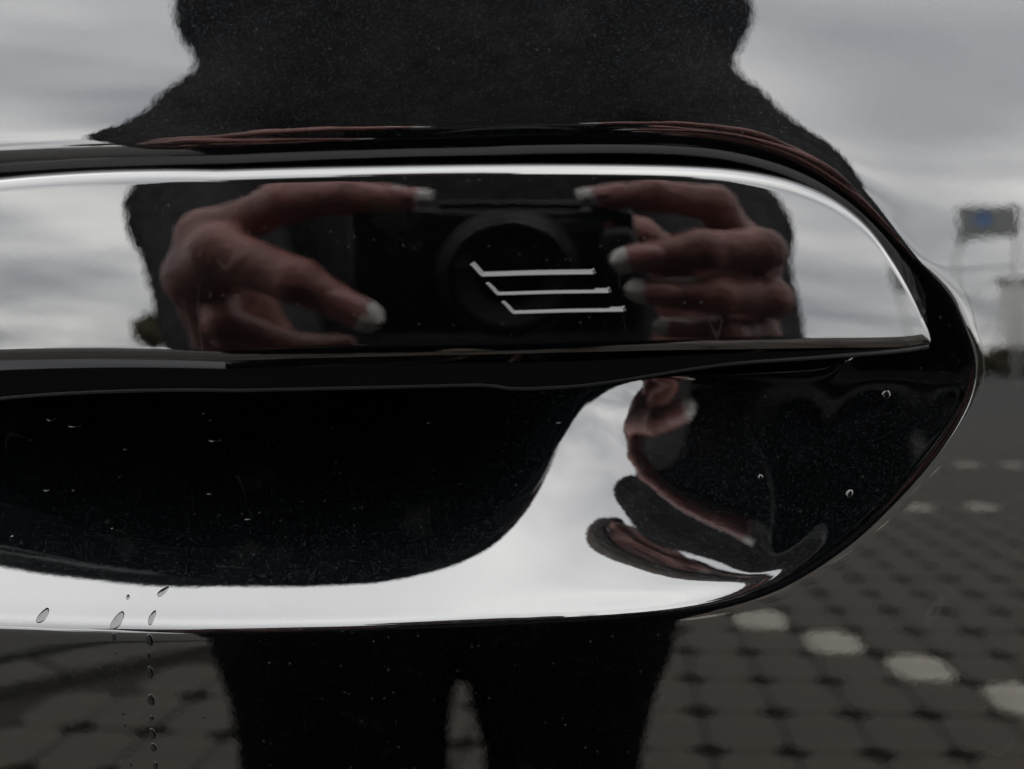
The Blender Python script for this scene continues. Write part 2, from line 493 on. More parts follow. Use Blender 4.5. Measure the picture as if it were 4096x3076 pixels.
# ------------------------------------------------------------------ handle bar
handle_root = empty('door_handle', (0, 0, 0), parent=door)
handle_root['label'] = 'glossy black pull handle with three slanted emblem bars'
HV0 = 0.0190; HT = math.tan(R(-5.4)); HR = 0.70; HY = -0.0075; HRU = 2.0; HU0 = -0.0044
def face_y(u, v): return HY + HT * (v - HV0) + (v - HV0) ** 2 / (2 * HR) + (u - HU0) ** 2 / (2 * HRU) + 0.5 * np.maximum(u - 0.02, 0) * (v - HV0)
def hp(X, Y):
    u, v = px(X, Y, HY); return u, v
top_r = [(870, 684), (1400, 672), (2000, 664), (2500, 665), (2800, 672), (3000, 690), (3180, 728), (3340, 795), (3480, 900), (3590, 1040), (3680, 1190), (3728, 1310), (3742, 1368)]
bot_r = [(870, 1446), (1400, 1430), (2000, 1418), (2600, 1404), (3200, 1394), (3600, 1388), (3742, 1374)]
low_r = [(870, 1556), (1400, 1545), (1850, 1534), (1960, 1536), (2050, 1548), (2180, 1546), (2420, 1527), (2900, 1452), (3300, 1420), (3600, 1396), (3742, 1376)]
top_c = cr_spline([hp(*p) for p in top_r], 30); bot_c = cr_spline([hp(*p) for p in bot_r], 30); low_c = cr_spline([hp(*p) for p in low_r], 30)
uc = hp(CX, 0)[0]; ur = hp(3742, 0)[0]
# photograph columns left of the middle drop a little: the bar bows
def ends(u):
    a = np.abs(u - uc) + uc
    left = np.clip((uc - u) / 0.04, 0, 3)
    t = np.interp(a, top_c[:, 0], top_c[:, 1]) + 0.0009 - 0.0021 * min(left, 1.6) ** 2 * (u < uc)
    b = np.interp(a, bot_c[:, 0], bot_c[:, 1]) - 0.0009 * min(left, 1.6) ** 2 * (u < uc)
    l = np.interp(a, low_c[:, 0], low_c[:, 1]) - 0.0020 * min(left, 1.6) ** 2 * (u < uc)
    return t, b, l
half = ur - uc
th = np.linspace(0, 1, 420)
uu = uc + half * np.concatenate([-(np.sin(th[::-1] * math.pi / 2)), np.sin(th[1:] * math.pi / 2)])
secs = []
RT = 0.0030
for u in uu:
    t, b, l = ends(u)
    hgt = max(t - b, 1e-5); rt = min(RT, hgt * 0.45); rb = min(0.0019, hgt * 0.3); rdep = min(0.0035, hgt * 0.4)
    pts = []
    # top edge: quarter super-ellipse from the back edge to the face
    back = 0.010
    pts.append((t - 0.0004, back)); pts.append((t, back - 0.001))
    for k in range(14):
        a = math.pi / 2 * k / 13
        pts.append((t - rt * (1 - math.cos(a)), rdep * (1 - math.sin(a))))
    v1, v2 = t - rt, b + rb
    for k in range(1, 61):
        pts.append((v1 + (v2 - v1) * k / 60, 0))
    # bottom edge rounding onto the downward bevel
    bev = R(62)
    for k in range(1, 9):
        a = bev * k / 8
        pts.append((v2 - rb * math.sin(a) / math.sin(bev), rb * (1 - math.cos(a))))
    vb, yb = pts[-1]
    le = min(l, vb - 1e-5)
    dl = max(vb - le, 1e-5); yd = yb + dl * 1.6
    for k in range(1, 9): pts.append((vb - dl * k / 8, yb + (yd - yb) * (k / 8) ** 0.85))
    for k in range(1, 5):
        a = math.pi * 0.6 * k / 4; rr_ = min(0.0007, dl * 0.3)
        pts.append((le + rr_ * (1 - math.cos(a)) * 0.6, yd + rr_ * math.sin(a)))
    pts.append((b + 0.001 if hgt > 0.004 else b, max(back, yd + 0.001)))
    secs.append([(u, face_y(u, vv_) + yy, vv_) for vv_, yy in pts]); SPLIT = 2 + 14 + 60 + 8 + 2
S = np.array(secs); ns = S.shape[1]
du = np.gradient(S, axis=0); dv = np.gradient(S, axis=1)
hn = np.cross(du, dv); hn /= (np.linalg.norm(hn, axis=-1, keepdims=True) + 1e-18)
hn = np.where(hn[..., 1:2] > 0.999, hn, hn)
mid = hn[len(uu) // 2, 40]
if mid[1] > 0: hn = -hn; hf = grid_faces(len(uu), ns)[:, ::-1]
else: hf = grid_faces(len(uu), ns)
# back cover closes the section
nvt = S.reshape(-1, 3)
low = (hf.min(axis=1) % ns) >= SPLIT - 1
v_, f_, n_ = compact(nvt, hf[~low], hn.reshape(-1, 3))
grip = mesh_obj('grip', v_, f_, M['gloss'], handle_root, True, n_)
v_, f_, n_ = compact(nvt, hf[low], hn.reshape(-1, 3))
under = mesh_obj('lower_cover', v_, f_, M['void'], handle_root, True, n_)
bk = MB(); n = len(uu)
bv = [tuple(S[i, 0]) for i in range(n)] + [tuple(S[i, -1]) for i in range(n)]
bk.add(bv, [(i, n + i, n + i + 1, i + 1) for i in range(n - 1)])
bk.build('back_cover', M['void'], handle_root)
for X in (-900, 2500):
    u, v = hp(X, 900); MB().box(u, 0.016, v, 0.03, 0.024, 0.012).build('pivot_mount', M['void'], handle_root)
# rubber lip along the lower rear edge of the bar
sel = list(range(14, n - 14)); sv_ = []; m8 = 8
for i in sel:
    p = Vector(S[i, -4]) + Vector((0, 0.0001, -0.0003))
    for k in range(m8):
        t = 2 * math.pi * k / m8; sv_.append(p + Vector((0, math.cos(t), math.sin(t))) * 0.0005)
sf_ = [(i * m8 + k, i * m8 + (k + 1) % m8, (i + 1) * m8 + (k + 1) % m8, (i + 1) * m8 + k) for i in range(len(sel) - 1) for k in range(m8)]
mesh_obj('seal_strip', sv_, sf_, M['rubber'], handle_root, True)

# emblem: three slanted bars, each a wedge whose polished face looks upwards
def emblem(x0, yb, x1):
    pts = [(x0 - 42, yb - 46), (x0 - 22, yb - 24), (x0, yb - 2), (x0 + 30, yb), ((x0 + x1) / 2, yb - 6), (x1 - 20, yb - 9), (x1 - 6, yb - 11), (x1 + 3, yb - 15)]
    c = cr_spline(pts, 8); v = []; f = []
    wid = 28
    for i, (X, Y) in enumerate(c):
        a = c[max(i - 1, 0)]; b2 = c[min(i + 1, len(c) - 1)]
        d = np.array(b2) - np.array(a); d /= np.linalg.norm(d)
        nn = np.array([d[1], -d[0]])            # towards the inside of the corner (up / right)
        q = i / (len(c) - 1); tap = min(1, 0.75 + 12 * min(q, 1 - q))
        for k, (w, h) in enumerate([(-0.55, -0.0002), (-0.5, 0.00045), (-0.42, 0.00068), (-0.3, 0.00066), (0.0, 0.00040), (0.35, 0.00012), (0.55, -0.0002)]):
            XX = X + nn[0] * w * wid * tap; YY = Y + nn[1] * w * wid * tap
            u, vv_ = hp(XX, YY); v.append((u, face_y(u, vv_) - h * (0.3 + 0.7 * tap), vv_))
    n7 = 7; L = len(c)
    for i in range(L - 1):
        for k in range(n7 - 1): f.append((i * n7 + k, i * n7 + k + 1, (i + 1) * n7 + k + 1, (i + 1) * n7 + k))
    f.append(tuple(range(7))[::-1]); f.append(tuple((L - 1) * 7 + k for k in range(7)))
    return mesh_obj('emblem_bar', v, f, M['emblem'], handle_root, True)
emblem(1930, 1098, 2376); emblem(1992, 1172, 2438); emblem(2054, 1246, 2498)

# ------------------------------------------------------------------ distance-field modelling (people)
def surface_nets(fn, lo, hi, h):
    xs = [np.arange(lo[a], hi[a] + h, h) for a in range(3)]
    X, Y, Z = np.meshgrid(*xs, indexing='ij')
    F = fn(np.stack([X, Y, Z], -1).astype(np.float32)).astype(np.float32)
    S = F < 0
    nx, ny, nz = F.shape
    cnt = np.zeros((nx - 1, ny - 1, nz - 1), np.int8)
    offs = [(a, b, c) for a in (0, 1) for b in (0, 1) for c in (0, 1)]
    for a, b, c in offs: cnt += S[a:nx - 1 + a, b:ny - 1 + b, c:nz - 1 + c]
    act = (cnt > 0) & (cnt < 8)
    I = np.argwhere(act)
    idx = -np.ones(act.shape, np.int64); idx[act] = np.arange(len(I))
    acc = np.zeros((len(I), 3)); num = np.zeros(len(I))
    for p in offs:
        for ax in range(3):
            if p[ax]: continue
            q = list(p); q[ax] = 1
            f0 = F[I[:, 0] + p[0], I[:, 1] + p[1], I[:, 2] + p[2]]; f1 = F[I[:, 0] + q[0], I[:, 1] + q[1], I[:, 2] + q[2]]
            cr_ = (f0 < 0) != (f1 < 0)
            t = np.where(cr_, f0 / np.where(cr_, f0 - f1, 1), 0)
            pt = np.tile(np.array(p, float), (len(I), 1)); pt[:, ax] = t
            acc[cr_] += pt[cr_]; num += cr_
    vert = (I + acc / num[:, None]) * h + np.array([x[0] for x in xs])
    faces = []
    for ax in range(3):
        b, c = [(1, 2), (2, 0), (0, 1)][ax]
        sl0 = [slice(None)] * 3; sl1 = [slice(None)] * 3
        sl0[ax] = slice(0, -1); sl1[ax] = slice(1, None)
        ch = S[tuple(sl0)] != S[tuple(sl1)]
        E = np.argwhere(ch)
        E = E[(E[:, b] > 0) & (E[:, c] > 0) & (E[:, b] < F.shape[b] - 1) & (E[:, c] < F.shape[c] - 1)]
        s = S[E[:, 0], E[:, 1], E[:, 2]]
        def at(db, dc):
            q = E.copy(); q[:, b] -= db; q[:, c] -= dc
            return idx[q[:, 0], q[:, 1], q[:, 2]]
        quad = np.stack([at(1, 1), at(0, 1), at(0, 0), at(1, 0)], -1)
        quad[~s] = quad[~s][:, ::-1]
        faces.append(quad)
    return vert, np.concatenate(faces)

def main_island(v, f):
    lab = np.arange(len(v))
    while True:
        m_ = lab[f].min(axis=1); new = lab.copy()
        for k in range(4): np.minimum.at(new, f[:, k], m_)
        new = new[new]
        if (new == lab).all(): break
        lab = new
    best = np.bincount(lab).argmax(); keep = f[lab[f[:, 0]] == best]
    used = np.unique(keep); rm = -np.ones(len(v), int); rm[used] = np.arange(len(used))
    return v[used], rm[keep]

def cone(P, a, b, ra, rb):
    a = np.asarray(a, np.float32); b = np.asarray(b, np.float32)
    d = b - a; t = np.clip(((P - a) @ d) / (d @ d + 1e-12), 0, 1)
    return np.linalg.norm(P - (a + t[..., None] * d), axis=-1) - (ra + t * (rb - ra))
def ell(P, c, r):
    q = (P - np.asarray(c, np.float32)) / np.asarray(r, np.float32)
    n = np.linalg.norm(q, axis=-1)
    return (n - 1) * min(r)
def smin(a, b, k):
    h = np.clip(0.5 + 0.5 * (b - a) / k, 0, 1)
    return b + (a - b) * h - k * h * (1 - h)
def chain(P, pts, rad, k):
    d = None
    for i in range(len(pts) - 1):
        e = cone(P, pts[i], pts[i + 1], rad[i], rad[i + 1])
        d = e if d is None else smin(d, e, k)
    return d

# ------------------------------------------------------------------ photographer
# hands are laid out in millimetres in the camera's own frame: x right, y towards the door, z up
LENS = CAMPOS
ROT = Matrix.Rotation(-PITCH, 4, 'X')
def c2w(p): return LENS + (ROT @ (Vector(p) * 0.001))

RH = {  # right hand: index on the shutter, other fingers round the grip
 'index': ([(100, -52, 20), (87, -30, 36), (62, -26, 38), (40, -28, 35)], [10.5, 8.6, 7.6, 5.6]),
 'middle': ([(106, -50, 10), (101, -14, 17), (75, -4, 15), (51, -5, 9)], [11, 9.2, 8.4, 6.6]),
 'ring': ([(107, -52, -8), (103, -14, -5), (80, -4, -5), (57, -6, -6)], [10.5, 9, 8.2, 6.4]),
 'little': ([(104, -55, -25), (101, -24, -24), (84, -10, -23), (66, -12, -23)], [9.5, 8, 7.2, 5.6]),
 'thumb': ([(84, -92, -18), (76, -76, 4), (60, -66, 16), (40, -62, 20)], [14, 11.5, 10, 7.5]),
 'palm': [((92, -100, -52), (100, -52, 18), 19, 11), ((92, -100, -52), (106, -50, 8), 19, 12), ((92, -100, -52), (107, -52, -9), 19, 12),
          ((92, -100, -54), (104, -55, -25), 19, 11), ((92, -100, -52), (84, -92, -18), 18, 14), ((120, -175, -95), (92, -100, -52), 26, 20)],
}
LH = {  # left hand: two fingers over the top plate, thumb under the lens
 'index': ([(-129, -44, 17), (-93, -32, 33), (-67, -30, 36), (-43, -31, 34)], [11.5, 9.2, 7.8, 5.4]),
 'middle': ([(-130, -58, 14), (-97, -46, 36), (-75, -42, 38), (-55, -42, 36)], [11, 9, 7.8, 5.8]),
 'ring': ([(-134, -66, 2), (-122, -36, -26), (-93, -42, -40), (-73, -50, -40)], [10.5, 8.6, 7.8, 6]),
 'little': ([(-134, -74, -12), (-124, -52, -36), (-97, -58, -44), (-81, -64, -42)], [9.5, 7.8, 7, 5.4]),
 'thumb': ([(-134, -52, -4), (-118, -24, 10), (-83, -8, -2), (-61, -6, -15)], [16, 12.5, 10.2, 7.2]),
 'palm': [((-132, -100, -50), (-129, -44, 16), 20, 13), ((-132, -100, -50), (-130, -58, 13), 19, 12), ((-132, -100, -50), (-134, -66, 0), 19, 13),
          ((-132, -100, -52), (-134, -74, -12), 19, 12), ((-132, -96, -44), (-134, -52, -4), 20, 18), ((-160, -178, -92), (-132, -100, -50), 26, 21),
          ((-129, -46, 14), (-118, -26, 10), 12, 11)],
}
def hand_fn(Hd):
    def fn(P):
        palm = None
        for a, b, ra, rb in Hd['palm']:
            e = cone(P, a, b, ra, rb); palm = e if palm is None else smin(palm, e, 9)
        d = palm
        dig = None
        for k in ('index', 'middle', 'ring', 'little', 'thumb'):
            pts, rad = Hd[k]
            e = chain(P, pts, rad, 3.0)
            for j in ((2,) if k == 'thumb' else (1, 2)):   # knuckles
                q = np.array(pts[j]); e = smin(e, np.linalg.norm(P - q.astype(np.float32), axis=-1) - rad[j] * 1.03, 2.0)
            dig = e if dig is None else smin(dig, e, 1.2)
        return smin(d, dig, 7)
    return fn

def hand_mesh(Hd, lo, hi):
    v, f = surface_nets(hand_fn(Hd), lo, hi, 1.5)
    w = np.array([tuple(c2w(p)) for p in v]) if False else None
    Rm = np.array(ROT.to_3x3())
    return v @ Rm.T * 0.001 + np.array(LENS), f

PX = -0.04                       # the photographer stands a little to the left
sh_l, sh_r = (PX - 0.180, -0.70, 1.325), (PX + 0.174, -0.70, 1.325)
ua_l, ua_r = (PX - 0.158, -0.69, 1.250), (PX + 0.158, -0.69, 1.250)
el_l, el_r = (PX - 0.218, -0.62, 1.088), (PX + 0.218, -0.62, 1.088)
um_l, um_r = (PX - 0.188, -0.65, 1.155), (PX + 0.188, -0.65, 1.155)
wr_l, wr_r = c2w((-160, -178, -92)), c2w((120, -175, -95))
HEADC = np.array([PX - 0.055, -0.655, 1.515])
def head_fn(P):
    # head tilted down towards the camera
    a = R(40); c, s = math.cos(a), math.sin(a)
    Q = P - HEADC.astype(np.float32)
    q = np.stack([Q[..., 0], c * Q[..., 1] - s * Q[..., 2], s * Q[..., 1] + c * Q[..., 2]], -1)
    d = ell(q, (0, -0.012, 0.03), (0.076, 0.094, 0.088))
    d = smin(d, ell(q, (0, 0.022, -0.04), (0.056, 0.062, 0.074)), 0.03)
    d = smin(d, ell(q, (0, 0.05, -0.098), (0.022, 0.022, 0.018)), 0.025)
    d = smin(d, cone(q, (0, 0.082, 0.008), (0, 0.103, -0.032), 0.007, 0.011), 0.012)
    for s_ in (-1, 1):
        d = np.maximum(d, -(np.linalg.norm(q - np.array([0.031 * s_, 0.096, 0.006], np.float32), axis=-1) - 0.014))
        d = smin(d, ell(q, (0.078 * s_, -0.005, -0.008), (0.010, 0.020, 0.032)), 0.006)
        d = smin(d, ell(q, (0.036 * s_, 0.066, -0.03), (0.024, 0.02, 0.02)), 0.02)
    d = smin(d, ell(q, (0, 0.083, -0.062), (0.022, 0.009, 0.009)), 0.006)
    return d
def body_fn(P):
    d = head_fn(P)
    d = smin(d, cone(P, (PX, -0.705, 1.33), (PX - 0.035, -0.675, 1.48), 0.056, 0.050), 0.03)
    d = smin(d, cone(P, sh_l, sh_r, 0.06, 0.06), 0.04)
    d = smin(d, ell(P, (PX, -0.70, 1.22), (0.145, 0.095, 0.20)), 0.05)
    d = smin(d, ell(P, (PX, -0.70, 0.95), (0.155, 0.10, 0.16)), 0.05)
    for s_, m_, e_, w_ in ((sh_l, ua_l, el_l, wr_l), (sh_r, ua_r, el_r, wr_r)):
        d = smin(d, chain(P, [s_, m_, e_, w_], [0.045, 0.042, 0.036, 0.027], 0.015), 0.02)
    return d
bv1, bf1 = surface_nets(body_fn, (-0.42, -0.86, 0.78), (0.36, -0.24, 1.76), 0.006)
lv, lf = hand_mesh(LH, (-195, -205, -125), (-28, 15, 60))
rv, rf = hand_mesh(RH, (25, -205, -125), (155, 15, 60))
allv = np.concatenate([bv1, lv, rv]); allf = np.concatenate([bf1, lf + len(bv1), rf + len(bv1) + len(lv)])
person = mesh_obj('person', allv, allf, M['skin'])
sm = person.modifiers.new('smooth', 'SMOOTH'); sm.factor = 0.5; sm.iterations = 4
tag(person, 'person in fuzzy charcoal jumper and black trousers holding a compact camera', 'person')

def coat_fn(P):
    d = ell(P, (PX, -0.70, 1.20), (0.150, 0.120, 0.26))
    d = smin(d, ell(P, (PX, -0.70, 0.96), (0.168, 0.13, 0.20)), 0.08)
    d = smin(d, cone(P, sh_l, sh_r, 0.078, 0.078), 0.06)
    d = smin(d, cone(P, (PX, -0.705, 1.33), (PX - 0.015, -0.685, 1.40), 0.08, 0.062), 0.04)
    for s_, m_, e_, w_, sx in ((sh_l, ua_l, el_l, wr_l, -1), (sh_r, ua_r, el_r, wr_r, 1)):
        w2 = Vector(w_) + (c2w((sx * 108, -100, -50)) - Vector(w_)) * 0.35
        d = smin(d, chain(P, [s_, m_, um_l if sx < 0 else um_r, e_, tuple(w2)], [0.066, 0.062, 0.061, 0.060, 0.044], 0.03), 0.02)
    cut = 0.84 - P[..., 2]
    return np.maximum(d, cut)
cv, cf = surface_nets(coat_fn, (-0.46, -0.90, 0.80), (0.40, -0.20, 1.54), 0.006)
# knit nap: uneven surface
cv = cv + rng.normal(0, 0.0008, cv.shape)
coat = mesh_obj('jumper', cv, cf, M['wool'], person)
tx = bpy.data.textures.new('knit', 'CLOUDS'); tx.noise_scale = 0.018; tx.noise_depth = 3
dm = coat.modifiers.new('knit', 'DISPLACE'); dm.texture = tx; dm.strength = 0.004; dm.mid_level = 0.5

def trouser_fn(P):
    d = ell(P, (PX, -0.70, 0.90), (0.175, 0.12, 0.14))
    d = smin(d, chain(P, [(-0.152, -0.70, 0.84), (-0.150, -0.69, 0.61), (-0.152, -0.685, 0.42), (-0.146, -0.71, 0.08)], [0.112, 0.106, 0.090, 0.070], 0.02), 0.012)
    d = smin(d, chain(P, [(0.056, -0.70, 0.84), (0.044, -0.69, 0.61), (0.046, -0.685, 0.42), (0.055, -0.71, 0.08)], [0.116, 0.093, 0.066, 0.060], 0.02), 0.012)
    return np.maximum(d, 0.06 - P[..., 2])
tv, tf = surface_nets(trouser_fn, (-0.32, -0.86, 0.04), (0.22, -0.54, 1.08), 0.007)
mesh_obj('trousers', tv, tf, M['denim'], person)
for s_ in (-1, 1):
    def shoe_fn(P, s_=s_):
        d = smin(ell(P, (PX - 0.003 + 0.10 * s_, -0.60, 0.04), (0.045, 0.09, 0.045)), ell(P, (PX - 0.003 + 0.10 * s_, -0.715, 0.055), (0.042, 0.07, 0.055)), 0.04)
        return np.maximum(d, 0.008 - P[..., 2])
    a, b = surface_nets(shoe_fn, (PX + 0.10 * s_ - 0.07, -0.82, -0.01), (PX + 0.10 * s_ + 0.07, -0.48, 0.13), 0.006)
    mesh_obj('shoe', a, b, M['shoe'], person)

def hair_fn(P):
    a = R(40); c, s = math.cos(a), math.sin(a)
    Q = P - HEADC.astype(np.float32)
    q = np.stack([Q[..., 0], c * Q[..., 1] - s * Q[..., 2], s * Q[..., 1] + c * Q[..., 2]], -1)
    d = ell(q, (0, -0.022, 0.036), (0.094, 0.110, 0.100))
    for s_ in (-1, 1):
        d = smin(d, cone(q, (0.080 * s_, -0.02, 0.02), (0.080 * s_, -0.03, -0.05), 0.024, 0.016), 0.03)
    d = smin(d, cone(q, (0, -0.09, 0), (0, -0.085, -0.08), 0.05, 0.03), 0.04)
    face = np.maximum(np.abs(q[..., 0]) - 0.050 + 0.25 * np.maximum(q[..., 2], 0), np.maximum(0.035 - q[..., 1], q[..., 2] - 0.030 - 0.3 * q[..., 0]))
    return np.maximum(d, -face)
hv, hf2 = surface_nets(hair_fn, (PX - 0.21, -0.88, 1.30), (PX + 0.10, -0.46, 1.73), 0.0045)
hv, hf2 = main_island(hv, hf2)
hv = hv + rng.normal(0, 0.0012, hv.shape)
hair = mesh_obj('hair', hv, hf2, M['hair'], person)
dm = hair.modifiers.new('locks', 'DISPLACE'); dm.texture = tx; dm.strength = 0.010
def head_pt(q):
    a = R(40); c, s = math.cos(a), math.sin(a)
    x, y, z = q
    return Vector((HEADC[0] + x, HEADC[1] + c * y + s * z, HEADC[2] - s * y + c * z))
for s_ in (-1, 1):
    mb = MB(); mb.lathe([(0.0001, -0.012), (0.006, -0.0104), (0.0104, -0.006), (0.012, 0), (0.0104, 0.006), (0.006, 0.0104)], 20)
    e = mb.build('eye', M['white'], person, True); e.location = head_pt((0.031 * s_, 0.071, 0.006)); e.rotation_euler = (-R(62), 0, 0)
    mb = MB(); mb.lathe([(0.0061, 0.0104), (0.0055, 0.0112), (0.0001, 0.0122)], 20)
    e2 = mb.build('iris', M['iris'], e, True)
    mb = MB()
    mb.bar(head_pt((0.014 * s_, 0.094, 0.028)), head_pt((0.034 * s_, 0.092, 0.033)), 0.003, 8, 0.0028)
    mb.bar(head_pt((0.034 * s_, 0.092, 0.033)), head_pt((0.050 * s_, 0.078, 0.027)), 0.0028, 8, 0.0012)
    mb.build('eyebrow', M['hair'], person, True)
def ellip_mesh(c, r, n=16, mz=10):
    v = []; f = []
    for i in range(mz + 1):
        a = math.pi * i / mz
        for k in range(n):
            t = 2 * math.pi * k / n
            v.append(head_pt((c[0] + r[0] * math.sin(a) * math.cos(t), c[1] + r[1] * math.sin(a) * math.sin(t), c[2] + r[2] * math.cos(a))))
    for i in range(mz):
        for k in range(n): f.append((i * n + k, i * n + (k + 1) % n, (i + 1) * n + (k + 1) % n, (i + 1) * n + k))
    return v, f
mesh_obj('mouth', *ellip_mesh((0, 0.088, -0.062), (0.021, 0.0075, 0.0065)), M['lip'], person)

# finger nails: pink plate with a long white tip
def nail(base, tip, out, wid, rad, white=0.42):
    base, tip, out = Vector(base), Vector(tip), Vector(out).normalized()
    d = (tip - base); Ln = d.length; d.normalize()
    out = (out - d * out.dot(d)).normalized(); side = d.cross(out)
    nl, nw = 12, 8; v = []; f = []; fm = []
    for layer in (0, 1):
        for i in range(nl + 1):
            q = i / nl
            w = wid * (0.80 + 0.2 * math.sin(min(1, q / 0.6) * math.pi / 2)) * (1 if q < 0.72 else math.sqrt(max(0.02, 1 - ((q - 0.72) / 0.30) ** 2)))
            if q == 0: w *= 0.6
            for j in range(nw + 1):
                t = (j / nw * 2 - 1)
                ang = t * 0.95
                p = base + d * (q * Ln) + side * (w * math.sin(ang) / math.sin(0.95)) + out * (rad * (1 - (1 - math.cos(ang)) * 1.1) - 0.6 * layer - 0.8 * q * q)
                v.append(c2w(p))
    st = (nl + 1) * (nw + 1)
    for i in range(nl):
        for j in range(nw):
            a = i * (nw + 1) + j
            f.append((a, a + 1, a + nw + 2, a + nw + 1)); fm.append(1 if (i + 0.5) / nl > 1 - white + 0.06 * (1 - abs(j / nw * 2 - 1)) else 0)
            f.append((st + a, st + a + nw + 1, st + a + nw + 2, st + a + 1)); fm.append(fm[-1])
    return mesh_obj('fingernail', v, f, [M['nail'], M['nailtip']], person, True, fmat=fm)
def nail_on(Hd, k, out, ext=7, back=9, wid=5.2, lift=1.5, white=0.34):
    pts, rad = Hd[k]
    a, b = Vector(pts[-2]), Vector(pts[-1]); d = (b - a).normalized()
    nail(b - d * back, b + d * (rad[-1] + ext), out, wid, rad[-1] + lift, white)
nail_on(RH, 'middle', (0, 1, 0.15), 6, 9, 6.0); nail_on(RH, 'ring', (-0.1, 1, 0.15), 6, 9, 5.8); nail_on(RH, 'little', (0, 1, 0.2), 5, 7, 4.6)
nail_on(RH, 'index', (0, 0.25, 1), 7, 8, 5.0); nail_on(LH, 'index', (0, 0.35, 1), 6, 8, 5.0); nail_on(LH, 'middle', (0, 0.3, 1), 6, 8, 5.2)
nail_on(LH, 'thumb', (0.1, 1, 0.25), 6, 12, 7.2); nail_on(LH, 'ring', (0, 0, -1), 4, 7, 5); nail_on(LH, 'little', (0, 0, -1), 4, 6, 4.4)
nail_on(RH, 'thumb', (0, -1, 0.3), 5, 11, 7)

# ------------------------------------------------------------------ the compact camera in the hands
cobj = empty('compact_camera', CAMPOS, (-PITCH, 0, 0))
tag(cobj, 'small black compact camera with extended lens held in both hands', 'camera')
mmx = lambda *a: [x * 0.001 for x in a]
MB().box(*mmx(-6, -44, 0, 120, 26, 61)).build('body', M['cambody'], cobj, True, 0.004)
MB().box(*mmx(44, -24, -3, 15, 18, 50)).build('hand_grip', M['cambody'], cobj, True, 0.005)
MB().box(*mmx(0, -44, 32.0, 60, 20, 4)).build('top_plate', M['camring'], cobj, True, 0.0012)
lens = empty('lens', parent=cobj)
def ring(name, prof, mat, par): return MB().lathe([(r * .001, y * .001) for r, y in prof], 64).build(name, mat, par, True)
ring('barrel', [(30, -33), (30, -20), (29, -19), (27.5, -19), (27.5, -10), (26, -9), (25, -9), (25, -3.2), (24.2, -2.6), (22.5, -2.6), (20.5, -4), (13, -8)], M['cambody'], lens)
ring('trim_ring', [(27.9, -17), (28.2, -16.2), (27.9, -15.4)], M['camring'], lens)
ring('trim_ring', [(25.3, -5.6), (25.6, -5), (25.3, -4.4)], M['camring'], lens)
ring('front_ring', [(24.2, -2.5), (23.2, -2.3), (22.2, -2.5)], M['camring'], lens)
gl, gnt, gb = new_mat('lens_glass')
gb.inputs['Base Color'].default_value = (0.01, 0.01, 0.014, 1); gb.inputs['Roughness'].default_value = 0.02; gb.inputs['Specular IOR Level'].default_value = 0.25
ring('front_glass', [(13.2, -8.2), (9, -6.6), (4.5, -5.7), (0.01, -5.4)], gl, lens)
MB().box(*mmx(29, -30.6, 22, 20, 1.2, 6)).build('flash_window', M['camflash'], cobj, False, 0.0004)
ring('focus_lamp', [(2.2, -30.6), (1.8, -30.0), (0.01, -29.8)], simple('lamp_amber', (0.35, 0.12, 0.03), 0.2), cobj).location = (0.001 * 40, 0, 0.001 * 14) if False else (0.0405, 0, 0.0225)
b_ = MB(); b_.bar((0.040, -0.036, 0.0305), (0.040, -0.036, 0.0345), 0.0065, 24); b_.build('shutter_button', M['camring'], cobj, False, 0.0006)

# ------------------------------------------------------------------ ground, pavers
def noise_mat(name, c1, c2, scale, rough=0.8, bump=None):
    m, nt, b = new_mat(name)
    N, L = nt.nodes.new, nt.links.new
    g = N('ShaderNodeTexCoord'); t = N('ShaderNodeTexNoise'); t.inputs['Scale'].default_value = scale; t.inputs['Detail'].default_value = 8; t.inputs['Roughness'].default_value = 0.65
    L(g.outputs['Object'], t.inputs['Vector'])
    r = N('ShaderNodeValToRGB'); r.color_ramp.elements[0].position = 0.35; r.color_ramp.elements[1].position = 0.65
    r.color_ramp.elements[0].color = (*c1, 1); r.color_ramp.elements[1].color = (*c2, 1)
    L(t.outputs['Fac'], r.inputs['Fac']); L(r.outputs['Color'], b.inputs['Base Color'])
    b.inputs['Roughness'].default_value = rough
    if bump:
        bp = N('ShaderNodeBump'); bp.inputs['Distance'].default_value = bump; L(t.outputs['Fac'], bp.inputs['Height']); L(bp.outputs['Normal'], b.inputs['Normal'])
    return m
M['soil'] = noise_mat('mossy_joint_soil', (0.006, 0.0045, 0.0025), (0.012, 0.009, 0.0035), 14, 0.95, 0.01)
M['paver'] = noise_mat('grey_concrete_paver', (0.026, 0.0185, 0.0125), (0.038, 0.0280, 0.0195), 9, 0.8, 0.004)
M['pavew'] = noise_mat('white_concrete_paver', (0.20, 0.185, 0.155), (0.29, 0.27, 0.23), 11, 0.8, 0.004)
M['asphalt'] = noise_mat('asphalt', (0.019, 0.017, 0.0145), (0.026, 0.0235, 0.020), 40, 0.9, 0.004)
M['kerb'] = noise_mat('kerb_concrete', (0.022, 0.020, 0.017), (0.032, 0.029, 0.025), 12, 0.85, 0.003)
ground = mesh_obj('ground', [(-600, -900, 0), (600, -900, 0), (600, 300, 0), (-600, 300, 0)], [(0, 1, 2, 3)], M['soil'], None, False)
tag(ground, kind='structure')
